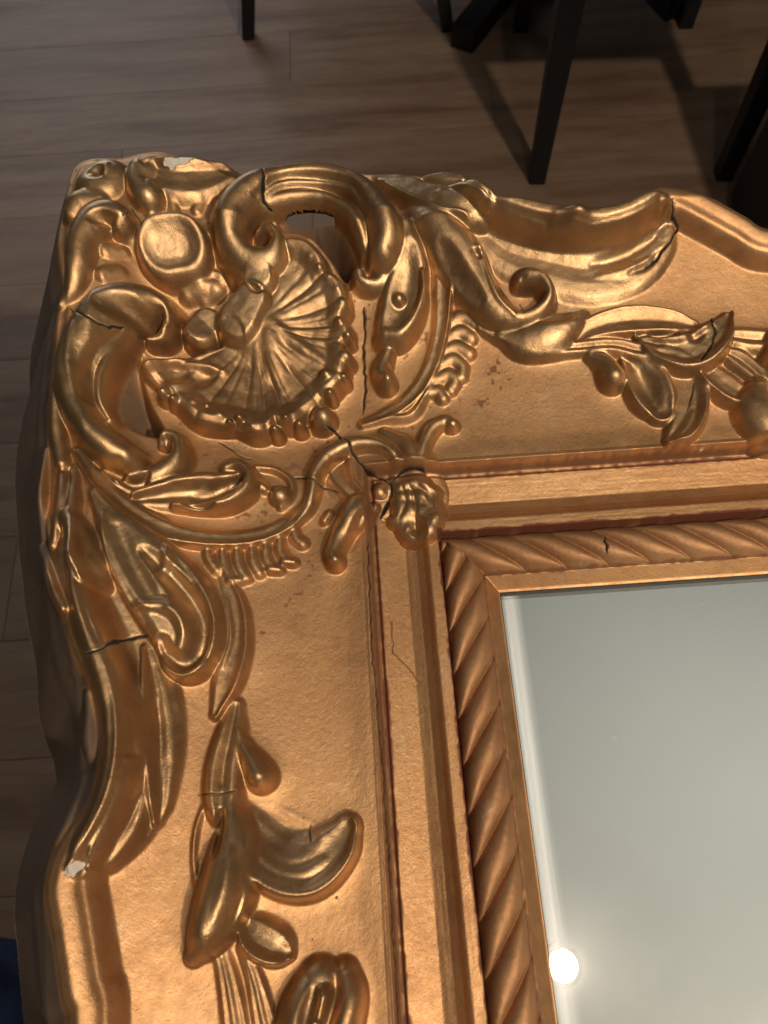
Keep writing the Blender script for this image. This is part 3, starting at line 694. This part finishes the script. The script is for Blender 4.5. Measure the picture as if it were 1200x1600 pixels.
def gold_material():
    M, nt, B = mat('bronze_gilding')
    tc = nt.nodes.new('ShaderNodeTexCoord').outputs['Object']
    def att(n):
        a = nt.nodes.new('ShaderNodeAttribute'); a.attribute_name = n; return a.outputs['Fac']
    n1 = noise(nt, tc, 18, 5, .6); n2 = noise(nt, tc, 160, 4, .6); n3 = noise(nt, tc, 1400, 3, .7); n4 = noise(nt, tc, 60, 4, .65)
    copper = ramp(nt, n1, [(.3, (.455, .240, .108)), (.5, (.535, .300, .138)), (.7, (.60, .355, .172))])
    brass = ramp(nt, n1, [(.3, (.32, .19, .093)), (.5, (.42, .262, .13)), (.7, (.52, .345, .185))])
    tone = math_(nt, 'ADD', att('tone'), math_(nt, 'MULTIPLY', math_(nt, 'SUBTRACT', n4, .5), .9))
    tone = math_(nt, 'ADD', tone, math_(nt, 'MULTIPLY', math_(nt, 'SUBTRACT', noise(nt, tc, 7, 3), .45), 1.3))
    tone = ramp(nt, tone, [(.15, (0, 0, 0)), (.95, (1, 1, 1))])
    c = mix(nt, tone, copper, brass)
    pits = ramp(nt, n3, [(.30, (.30, .20, .14)), (.42, (1, 1, 1))])
    c = mix(nt, .45, c, pits, 'MULTIPLY')
    worn = ramp(nt, noise(nt, tc, 45, 6, .7), [(.60, (0, 0, 0)), (.72, (1, 1, 1))])
    c = mix(nt, math_(nt, 'MULTIPLY', worn, .35), c, (.66, .55, .38))
    grime = ramp(nt, noise(nt, tc, 85, 6, .75), [(.50, (0, 0, 0)), (.68, (1, 1, 1))])
    c = mix(nt, math_(nt, 'MULTIPLY', grime, .22), c, (.17, .105, .055))
    c = mix(nt, att('bole'), c, (.15, .045, .022))
    c = mix(nt, math_(nt, 'MULTIPLY', att('side_hollow_dark'), .85), c, (.085, .062, .048))
    c = mix(nt, att('crack'), c, (.006, .004, .003))
    c = mix(nt, att('chip'), c, (.62, .57, .50))
    nt.links.new(c, B.inputs['Base Color'])
    bad = math_(nt, 'MAXIMUM', math_(nt, 'MAXIMUM', att('crack'), att('chip')), math_(nt, 'MAXIMUM', math_(nt, 'MULTIPLY', att('side_hollow_dark'), .75), math_(nt, 'MULTIPLY', att('bole'), .6)))
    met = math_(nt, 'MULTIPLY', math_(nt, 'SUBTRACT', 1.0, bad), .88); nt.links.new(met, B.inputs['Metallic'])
    ro = ramp(nt, n2, [(.3, (.32,) * 3), (.7, (.45,) * 3)])
    ro2 = ramp(nt, tone, [(0, (.12,) * 3), (1, (0, 0, 0))])
    rr_ = math_(nt, 'ADD', math_(nt, 'ADD', ro, ro2), math_(nt, 'MULTIPLY', bad, .5)); nt.links.new(rr_, B.inputs['Roughness'])
    # fine grain, brush marks and pinholes
    bx_m = nt.nodes.new('ShaderNodeMapping'); bx_m.inputs['Scale'].default_value = (900, 70, 300); nt.links.new(tc, bx_m.inputs['Vector'])
    drag = noise(nt, bx_m.outputs[0], 1.0, 3)
    b1 = bump(nt, n3, .00014, .9); b2 = bump(nt, n2, .0003, .15, b1)
    vor = nt.nodes.new('ShaderNodeTexVoronoi'); vor.inputs['Scale'].default_value = 210; nt.links.new(tc, vor.inputs['Vector'])
    pin = ramp(nt, vor.outputs['Distance'], [(.03, (0, 0, 0)), (.10, (1, 1, 1))])
    b3 = bump(nt, pin, .0002, .25, b2); b3 = bump(nt, noise(nt, tc, 420, 4, .7), .0003, .30, b3)
    b3 = bump(nt, drag, .0001, .25, b3)
    nt.links.new(b3, B.inputs['Normal'])
    return M
GOLD = gold_material()

def plain(name, col, rough=.5, var=.15, scale=20, metallic=0, bmp=.0003):
    M, nt, B = mat(name)
    tc = nt.nodes.new('ShaderNodeTexCoord').outputs['Object']
    n = noise(nt, tc, scale, 6, .6)
    a = tuple(c * (1 - var) for c in col); b = tuple(min(1, c * (1 + var)) for c in col)
    nt.links.new(ramp(nt, n, [(.3, a), (.7, b)]), B.inputs['Base Color'])
    B.inputs['Roughness'].default_value = rough; B.inputs['Metallic'].default_value = metallic
    nt.links.new(bump(nt, noise(nt, tc, scale * 12, 3), bmp, .6), B.inputs['Normal'])
    return M
BLACK = plain('black_lacquer', (.006, .006, .007), .55, .2)
BARE = plain('bare_dark_edge', (.03, .022, .018), .7, .4, 200)
CLOTH = plain('dark_blue_cloth', (.012, .022, .055), .9, .2, 60)
PAINT = plain('white_ceiling_paint', (.78, .79, .76), .9, .02, 3)
METAL = plain('brushed_trim', (.7, .7, .68), .35, .05, 40, 1)
WOODT = plain('dark_table_wood', (.05, .03, .02), .45, .3, 12)

def glass_material():
    M, nt, B = mat('old_mirror_glass')
    tc = nt.nodes.new('ShaderNodeTexCoord').outputs['Object']
    B.inputs['Metallic'].default_value = 1; B.inputs['Roughness'].default_value = .0
    B.inputs['Base Color'].default_value = (.77, .83, .82, 1)
    G = nt.nodes.new('ShaderNodeBsdfAnisotropic'); G.inputs['Color'].default_value = (.9, .87, .8, 1); G.inputs['Roughness'].default_value = .34
    G2 = nt.nodes.new('ShaderNodeBsdfAnisotropic'); G2.inputs['Color'].default_value = (.9, .89, .84, 1); G2.inputs['Roughness'].default_value = .30; G2.inputs['Anisotropy'].default_value = .97
    tg = nt.nodes.new('ShaderNodeCombineXYZ'); tg.inputs[0].default_value = 1; nt.links.new(tg.outputs[0], G2.inputs['Tangent'])
    vor = nt.nodes.new('ShaderNodeTexVoronoi'); vor.inputs['Scale'].default_value = 70; nt.links.new(tc, vor.inputs['Vector'])
    spk = ramp(nt, vor.outputs['Distance'], [(.03, (1, 1, 1)), (.045, (0, 0, 0))])
    pick = ramp(nt, noise(nt, tc, 30, 1), [(.58, (0, 0, 0)), (.6, (1, 1, 1))])
    smear = ramp(nt, noise(nt, tc, 14, 6, .7), [(.3, (.02,) * 3), (.8, (.055,) * 3)])
    sx = nt.nodes.new('ShaderNodeSeparateXYZ'); nt.links.new(tc, sx.inputs[0])
    lens_streak = ramp(nt, math_(nt, 'MULTIPLY', sx.outputs[0], 50.0), [(0, (.05,) * 3), (.16, (.20,) * 3), (.34, (.10,) * 3), (.50, (0, 0, 0))])  # rough band added along the left edge to imitate a lens streak
    wmp = nt.nodes.new('ShaderNodeMapping'); wmp.inputs['Scale'].default_value = (600, 5, 1); nt.links.new(tc, wmp.inputs['Vector'])
    lens_streak = math_(nt, 'MULTIPLY', lens_streak, ramp(nt, noise(nt, wmp.outputs[0], 1.0, 4), [(.3, (.45,) * 3), (.7, (1, 1, 1))]))
    m1 = nt.nodes.new('ShaderNodeMixShader'); nt.links.new(smear, m1.inputs[0]); nt.links.new(B.outputs[0], m1.inputs[1]); nt.links.new(G.outputs[0], m1.inputs[2])
    GH = nt.nodes.new('ShaderNodeBsdfAnisotropic'); GH.inputs['Color'].default_value = (1, .95, .85, 1); GH.inputs['Roughness'].default_value = .17
    mh = nt.nodes.new('ShaderNodeMixShader'); mh.inputs[0].default_value = .009; nt.links.new(m1.outputs[0], mh.inputs[1]); nt.links.new(GH.outputs[0], mh.inputs[2]); m1 = mh
    mw = nt.nodes.new('ShaderNodeMixShader'); nt.links.new(lens_streak, mw.inputs[0]); nt.links.new(m1.outputs[0], mw.inputs[1]); nt.links.new(G2.outputs[0], mw.inputs[2]); m1 = mw
    dust = nt.nodes.new('ShaderNodeBsdfDiffuse'); dust.inputs[0].default_value = (.8, .8, .76, 1)
    m2 = nt.nodes.new('ShaderNodeMixShader'); nt.links.new(math_(nt, 'MULTIPLY', spk, pick), m2.inputs[0]); nt.links.new(m1.outputs[0], m2.inputs[1]); nt.links.new(dust.outputs[0], m2.inputs[2])
    nt.links.new(m2.outputs[0], nt.nodes['Material Output'].inputs[0])
    return M
GLASS = glass_material()

def plank_material():
    M, nt, B = mat('oak_laminate')
    tc = nt.nodes.new('ShaderNodeTexCoord').outputs['Object']
    oi = nt.nodes.new('ShaderNodeObjectInfo')
    mp = nt.nodes.new('ShaderNodeMapping'); mp.inputs['Scale'].default_value = (1.0, 7, 1)
    ad = nt.nodes.new('ShaderNodeVectorMath'); ad.operation = 'ADD'
    sc = nt.nodes.new('ShaderNodeVectorMath'); sc.operation = 'SCALE'; sc.inputs[0].default_value = (37, 19, 11); nt.links.new(oi.outputs['Random'], sc.inputs['Scale'])
    nt.links.new(tc, ad.inputs[0]); nt.links.new(sc.outputs[0], ad.inputs[1]); nt.links.new(ad.outputs[0], mp.inputs['Vector'])
    n = noise(nt, mp.outputs[0], 2.6, 8, .62); nf = noise(nt, mp.outputs[0], 26, 4, .6)
    c = ramp(nt, n, [(.32, (.16, .088, .052)), (.5, (.26, .165, .105)), (.72, (.34, .235, .155))])
    c = mix(nt, .35, c, ramp(nt, nf, [(.3, (.55,) * 3), (.6, (1, 1, 1))]), 'MULTIPLY')
    c = mix(nt, math_(nt, 'MULTIPLY', oi.outputs['Random'], .4), c, (.23, .145, .09))
    nt.links.new(c, B.inputs['Base Color']); B.inputs['Roughness'].default_value = .6
    nt.links.new(bump(nt, nf, .0004, .4), B.inputs['Normal'])
    return M
OAK = plank_material()

# ------------------------------------------------------------------ object helpers
def link(o, parent=None):
    COL.objects.link(o)
    if parent is not None: o.parent = parent
    return o
def empty(name, loc=(0, 0, 0), rz=0, parent=None):
    o = bpy.data.objects.new(name, None); o.location = loc; o.rotation_euler[2] = rz; o.empty_display_size = .05
    return link(o, parent)
def tag(o, label=None, cat=None, group=None, kind=None):
    if label: o['label'] = label
    if cat: o['category'] = cat
    if group: o['group'] = group
    if kind: o['kind'] = kind
    return o
def mesh_obj(name, verts, faces, mt, parent=None, smooth=False):
    me = bpy.data.meshes.new(name); me.from_pydata([tuple(v_) for v_ in verts], [], faces); me.update()
    me.materials.append(mt)
    if smooth: me.polygons.foreach_set('use_smooth', [True] * len(me.polygons))
    return link(bpy.data.objects.new(name, me), parent)
def boxv(a, b, bev=0.0):
    """chamfered box between corners a and b"""
    import bmesh
    bm = bmesh.new(); bmesh.ops.create_cube(bm, size=1)
    for v_ in bm.verts:
        v_.co = Vector([a[i] + (b[i] - a[i]) * (v_.co[i] + .5) for i in range(3)])
    if bev: bmesh.ops.bevel(bm, geom=list(bm.edges), offset=bev, segments=2, affect='EDGES', profile=.6)
    return bm
def bm_obj(name, bm, mt, parent=None, smooth=False):
    me = bpy.data.meshes.new(name); bm.to_mesh(me); bm.free(); me.materials.append(mt)
    if smooth: me.polygons.foreach_set('use_smooth', [True] * len(me.polygons))
    return link(bpy.data.objects.new(name, me), parent)
def tapered(name, p0, p1, r0, r1, mt, parent, n=4, rot=math.pi / 4):
    """straight member with square (n=4) or round section from p0 to p1"""
    import bmesh
    p0, p1 = Vector(p0), Vector(p1); ax = (p1 - p0).normalized(); q_ = ax.to_track_quat('Z', 'X')
    vs = []; nn = n * 3 if n == 4 else n
    for p_, r_ in ((p0, r0), (p1, r1)):
        for i in range(nn):
            if n == 4:
                side, k_ = divmod(i, 3); c0 = [(1, 1), (-1, 1), (-1, -1), (1, -1)][side]
                e = .16; dx_ = [(0, -e), (-e * .3, -e * .3), (-e, 0)][k_]
                if side == 0: o_ = (1 + dx_[0], 1 + dx_[1])
                elif side == 1: o_ = (-1 - dx_[1], 1 + dx_[0])
                elif side == 2: o_ = (-1 - dx_[0], -1 - dx_[1])
                else: o_ = (1 + dx_[1], -1 - dx_[0])
                v_ = Vector((o_[0] * r_, o_[1] * r_, 0))
            else:
                a = 2 * math.pi * i / nn; v_ = Vector((math.cos(a) * r_, math.sin(a) * r_, 0))
            vs.append(p_ + q_ @ v_)
    fs = [(i, (i + 1) % nn, nn + (i + 1) % nn, nn + i) for i in range(nn)] + [tuple(range(nn))[::-1], tuple(range(nn, 2 * nn))]
    return mesh_obj(name, vs, fs, mt, parent)

# ------------------------------------------------------------------ build the frame parts out of the relief
mirror = tag(empty('gilded_mirror', (0, 0, TABLE_Z)), 'large mirror lying flat in an ornate gilded frame with a carved shell at its corner', 'mirror')
# label the plain mouldings of each side
side = np.where(top & (X <= OPEN_W / 2 + 1e9) & (Y > -OPEN_H / 2), 0, 1)
right = (X > OPEN_W / 2) & ~(np.abs(FY) * 0 + FY > -FX); bottom = (Y < -OPEN_H / 2) & (FY > -FX)
side = np.where(right, 2, np.where(bottom, 3, side))
sname = ['top_rail', 'left_rail', 'right_rail', 'bottom_rail']
rid = {}
for s_ in range(4):
    for nm, t0, t1 in (('rail', 60.9, 999), ('bead_edge', 54.2, 60.9), ('fascia', 32.2, 54.2), ('fillet', 26.25, 32.2), ('lip', -9, 7.1)):
        if nm == 'rail': PARTS.append((sname[s_], None))
        else: PARTS.append((nm, sname[s_]))
        idx = len(PARTS) - 1; rid[(s_, nm)] = idx
        mk = (LAB == 0) & (side == s_) & (T >= t0) & (T < t1)
        LAB[mk] = idx
# ground between the corner carvings belongs to the corner ornament
PARTS.append((CORN, None)); cidx = len(PARTS) - 1
cg = MAIN & (Q > 150) & (T > 62) & (((LAB == rid[(0, 'rail')]) | (LAB == rid[(1, 'rail')])))
LAB[cg] = cidx
# rope strands
ropem = inr & (LAB == 0)
for s_ in range(4):
    mk = ropem & (side == s_)
    if s_ < 2:
        vis = mk & (X < 230) & (Y > -230) & MAIN
        for k_ in np.unique(sid[vis]):
            PARTS.append(('rope_strand', sname[s_])); LAB[vis & (sid == k_)] = len(PARTS) - 1
        rest = mk & ~vis
    else: rest = mk
    if rest.any():
        PARTS.append(('rope_moulding', sname[s_])); LAB[rest] = len(PARTS) - 1
LAB[LAB == 0] = rid[(0, 'rail')]

BOLE = np.zeros(Z.shape, np.float32)
for t0_, w_, am in ((26.35, 1.1, 1.0), (55.2, 1.2, .9), (57.6, .8, .6), (7.1, .8, .7), (31.9, .5, .35), (59.4, .6, .35)):
    rag = .75 * vnoise(X, Y, 2.2, 71) + .5 * vnoise(X, Y, 9, 72 + int(t0_)) 
    BOLE = np.maximum(BOLE, am * sstep(w_ * 1.3, w_ * .4, np.abs(T - t0_) + rag * .7))
BOLE = np.maximum(BOLE, .7 * sstep(.45, .75, vnoise(X, Y, 5, 81) * .6 + vnoise(X, Y, 1.7, 82) * .5) * sstep(.25, .0, TONE) * (T > 60) * (Q > 60))
BOLE = np.maximum(BOLE, .30 * inr)
ny, nx = Z.shape
ok = T > -.01
low = Z <= FLOOR_Z + .01
quad_ok = ok[:-1, :-1] & ok[1:, :-1] & ok[:-1, 1:] & ok[1:, 1:] & ~(low[:-1, :-1] & low[1:, :-1] & low[:-1, 1:] & low[1:, 1:])
# pierced opening under the arch of the top scroll
sy = slice(*np.searchsorted(gy, [150, 262])); sx_ = slice(*np.searchsorted(gx, [-125, -25]))
Pw = np.stack([X[sy, sx_], Y[sy, sx_], Z[sy, sx_]], -1)
opening = np.array([(447, 347), (450, 340), (462, 335), (485, 333), (508, 335), (521, 341), (523, 349), (505, 353), (480, 354), (458, 356)], float)
gone = np.zeros((Pw.shape[0] - 1, Pw.shape[1] - 1), bool)
for a in (0., .25, .5, .75, 1.):
    for b in (0., .5, 1.):
        q = (Pw[:-1, :-1] * (1 - a) + Pw[1:, :-1] * a) * (1 - b) + (Pw[:-1, 1:] * (1 - a) + Pw[1:, 1:] * a) * b
        c_ = (q - CAM) @ R
        gone |= inside(c_[..., 0] / c_[..., 2] * Fpx + 600, c_[..., 1] / c_[..., 2] * Fpx + 800, opening)
t_ = quad_ok[sy.start:sy.stop - 1, sx_.start:sx_.stop - 1]; t_ &= ~gone
jj, ii = np.nonzero(quad_ok)
v00 = jj * nx + ii; quads = np.stack([v00, v00 + 1, v00 + nx + 1, v00 + nx], 1)
ql = LAB[jj, ii]
order = np.argsort(ql, kind='stable'); quads = quads[order]; ql = ql[order]
PX = (X.ravel() * MM).astype(np.float32); PY = (Y.ravel() * MM).astype(np.float32); PZf = (Z.ravel() * MM).astype(np.float32)
NF = N.reshape(-1, 3).astype(np.float32); TF = TONE.ravel(); CF = CRK.ravel(); HF = CHIP.ravel(); BF = BOLE.ravel()
SF = np.maximum(.85 * HOL * sstep(.35, .1, TONE), sstep(-1.5, -5, D + 1.2 * vnoise(X, Y, 12, 51)) ).ravel()  # hollows: less gilding, painted darker against the orange bounce light

def part_mesh(name, qd):
    uq, inv = np.unique(qd.ravel(), return_inverse=True)
    n = len(uq); f = len(qd)
    me = bpy.data.meshes.new(name)
    me.vertices.add(n); me.vertices.foreach_set('co', np.stack([PX[uq], PY[uq], PZf[uq]], 1).ravel())
    me.loops.add(4 * f); me.loops.foreach_set('vertex_index', inv.astype(np.int32).ravel())
    me.polygons.add(f); me.polygons.foreach_set('loop_start', np.arange(0, 4 * f, 4, dtype=np.int32))
    me.update(calc_edges=True)
    me.polygons.foreach_set('use_smooth', np.ones(f, bool))
    for nm, arr in (('tone', TF), ('crack', CF), ('chip', HF), ('side_hollow_dark', SF), ('bole', BF)):
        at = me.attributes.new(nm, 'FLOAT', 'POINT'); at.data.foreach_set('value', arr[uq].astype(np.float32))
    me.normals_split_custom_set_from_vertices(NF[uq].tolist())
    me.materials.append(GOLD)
    return me
bounds = np.searchsorted(ql, np.arange(len(PARTS) + 1))
heads = {}
todo = []
for i in range(1, len(PARTS)):
    a, b = bounds[i], bounds[i + 1] if i + 1 < len(bounds) else len(ql)
    if b - a < 12: continue
    nm, par = PARTS[i]
    o = bpy.data.objects.new(nm, part_mesh(nm, quads[a:b]))
    if par is None: heads[nm] = link(o, mirror)
    else: todo.append((o, par))
for o, par in todo: link(o, heads[par])

# unpainted inner edge of the lip, a vertical face down to the glass
e = 1.2
def edge_ring(z0, z1):
    x0, x1, y0, y1 = 0.15, OPEN_W - .15, -OPEN_H + .15, -.15
    c = [(x0, y1), (x1, y1), (x1, y0), (x0, y0)]
    vs = [(a * MM, b * MM, z0 * MM) for a, b in c] + [(a * MM, b * MM, z1 * MM) for a, b in c]
    return vs, [(i, (i + 1) % 4, 4 + (i + 1) % 4, 4 + i) for i in range(4)]
vs, fs = edge_ring(-2.4, 3.3)
mesh_obj('bare_edge', vs, fs, BARE, mirror)
# ---- glass
bw = -3.0
g0, g1, h0, h1_ = -3., OPEN_W + 3, -OPEN_H - 3, 3.
vs = [(bw * MM, h0 * MM, 0), (g1 * MM, h0 * MM, 0), (g1 * MM, h1_ * MM, 0), (bw * MM, h1_ * MM, 0)]
glass = mesh_obj('mirror_glass', vs, [(0, 1, 2, 3)], GLASS, mirror); glass.location.z = -.0018
# backing board
bm_obj('backing_board', boxv((-.15, -OPEN_H * MM - .15, -.0135), (OPEN_W * MM + .15, .15, -.005), .001), WOODT, mirror)

# ------------------------------------------------------------------ room: floor, ceiling, furniture
fl = tag(mesh_obj('floor', [(-4, -4, -.004), (5, -4, -.004), (5, 5, -.004), (-4, 5, -.004)], [(0, 1, 2, 3)], plain('floor_joint', (.07, .045, .03), .8)), kind='structure')
PW = .178; g = .0008
meshes = {}
yk = -1.0
row = 0
while yk < 3.4:
    xk = -2.6 - random.random() * 1.2 + (0.0 if row != 10 else 0)
    while xk < 3.2:
        L = 1.28
        if 'p' not in meshes:
            o = bm_obj('plank', boxv((0, 0, -.008), (L - g, PW - g, 0), .0008), OAK, fl); meshes['p'] = o.data
        else: o = link(bpy.data.objects.new('plank', meshes['p']), fl)
        o.location = (xk, yk, 0); xk += L
    yk += PW; row += 1
tag(mesh_obj('ceiling', [(-3, -3, CEIL), (3.5, -3, CEIL), (3.5, 1.0, CEIL), (-3, 1.0, CEIL)], [(3, 2, 1, 0)], PAINT), kind='structure')

# recessed spotlight over the mirror
def ring(name, r0, r1, z0, z1, mt, parent, n=48):
    vs = []
    for r_, z_ in ((r0, z0), (r1, z0), (r1, z1), (r0, z1)):
        vs += [(r_ * math.cos(2 * math.pi * i / n), r_ * math.sin(2 * math.pi * i / n), z_) for i in range(n)]
    fs = [(k_ * n + i, k_ * n + (i + 1) % n, ((k_ + 1) % 4) * n + (i + 1) % n, ((k_ + 1) % 4) * n + i) for k_ in range(4) for i in range(n)]
    return mesh_obj(name, vs, fs, mt, parent, False)
sp = tag(empty('ceiling_spotlight', (LAMP[0], LAMP[1], CEIL)), 'round recessed spotlight in the ceiling, seen as the bright disc in the mirror', 'lamp')
ring('trim_ring', .031, .042, -.012, -.0005, METAL, sp)
sp = tag(empty('ceiling_spotlight', (LAMP2[0], LAMP2[1], CEIL)), 'round ceiling spotlight behind the photographer that throws the chair shadows', 'lamp')
ring('trim_ring', .068, .08, -.012, -.0005, METAL, sp)

def chair(x0, y0, x1, y1, dep, label, rail_h=.37, back=True, taper=(.011, .017), solid=False, backfar=True, group='black dining chairs on the floor', splay=0.):
    """black dining chair whose near feet stand at (x0,y0), (x1,y1)"""
    w = math.hypot(x1 - x0, y1 - y0); rz = math.atan2(y1 - y0, x1 - x0)
    r = tag(empty('dining_chair', (x0, y0, 0), rz), label, 'chair', group)
    for (a, b) in ((0, 0), (w, 0), (0, dep), (w, dep)):
        tapered('leg', (a, b, 0), (a + (splay if a == 0 else -splay), b, rail_h + .02), taper[0], taper[1], BLACK, r)
    bm_obj('seat_rail', boxv((-.018, -.018, rail_h), (w + .018, dep + .018, rail_h + .05), .004), BLACK, r)
    bm_obj('seat', boxv((-.025, -.025, rail_h + .05), (w + .025, dep + .025, rail_h + .105), .018), BLACK, r, True)
    yb = dep if backfar else 0
    bm_obj('backrest', boxv((-.01, yb - .02, rail_h + (.105 if not solid else .105)), (w + .01, yb + .02, .88), .012), BLACK, r, True)
    return r
#CHAIRS
chair(.309, 1.144, .683, 1.118, .48, 'black dining chair whose two near legs stand just behind the top rail of the mirror', taper=(.016, .0215))
chair(-.285, 1.66, .176, 1.64, .44, 'black chair farther off, its thin near legs at the top edge of the photo', splay=.07, taper=(.014, .018))
ac = tag(empty('footstool', (.668, .60, 0)), 'black upholstered footstool at the right edge, just beyond the top rail', 'footstool')
bm_obj('base', boxv((0, 0, .02), (.60, .44, .27), .008), BLACK, ac, True)
bm_obj('cushion', boxv((-.004, -.004, .272), (.604, .444, .36), .03), BLACK, ac, True)

# trestle foot and pedestal of the table behind
tb = tag(empty('dining_table', (.52, 2.05, 0)), 'black dining table far behind the mirror, its slanting foot bar on the floor', 'table')
def bar(p0, p1, w, h):
    a = Vector(p0); b = Vector(p1); d = (b - a).normalized(); n_ = Vector((-d.y, d.x, 0)) * w / 2
    up = Vector((0, 0, h))
    vs = [a - n_, b - n_, b + n_, a + n_]
    vs = vs + [v_ + up for v_ in vs]
    o = mesh_obj('foot_bar', vs, [(3, 2, 1, 0), (4, 5, 6, 7), (0, 1, 5, 4), (1, 2, 6, 5), (2, 3, 7, 6), (3, 0, 4, 7)], BLACK, tb)
    return o
bar((.20 - .52, 1.56 - 2.05, 0), (0, 0, 0), .055, .05)
bar((.70 - .52, 1.62 - 2.05, 0), (.02, .02, 0), .055, .05)
bar((.02, .02, 0), (.42, .40, 0), .055, .05)
bar((.0, .02, 0), (-.36, .42, 0), .055, .05)
tapered('pedestal', (0, 0, .04), (0, 0, .71), .05, .04, BLACK, tb)
bm_obj('tabletop', boxv((-.75, -.45, .71), (.75, .55, .745), .006), BLACK, tb)

# table that carries the mirror
wt = tag(empty('support_table', (0, 0, 0)), 'dark wooden table hidden under the gilded mirror', 'table')
TT = TABLE_Z - .0142
bm_obj('tabletop', boxv((-.12, -.98, TT - .03), (.72, .10, TT), .003), WOODT, wt)
for a, b in ((-.08, -.94), (.68, -.94), (-.08, .06), (.68, .06)):
    tapered('leg', (a, b, 0), (a, b, TT - .03), .022, .028, WOODT, wt)

# dark blue cloth lying on the floor
bl = []
nn = 26
cx, cy = un(-80, 1745, -780)
for j in range(nn):
    for i in range(nn):
        u, v_ = i / (nn - 1) - .5, j / (nn - 1) - .5
        edge = max(0, 1 - (2 * max(abs(u), abs(v_))) ** 4)
        z = .004 + edge * (.03 + .012 * math.sin(u * 17 + v_ * 6) + .010 * math.sin(v_ * 21 - u * 9))
        bl.append((u * .34 + .02 * math.sin(v_ * 9), v_ * .34 + .015 * math.sin(u * 11), z))
clo = mesh_obj('folded_cloth', bl, [(j * nn + i, j * nn + i + 1, (j + 1) * nn + i + 1, (j + 1) * nn + i) for j in range(nn - 1) for i in range(nn - 1)], CLOTH, None, True)
clo.location = (cx * MM, cy * MM, 0); clo.rotation_euler[2] = .25
tag(clo, 'dark blue cloth lying on the floor at the lower left', 'cloth')
print('verts in relief', len(np.unique(quads)), 'parts', len(heads) + len(todo))
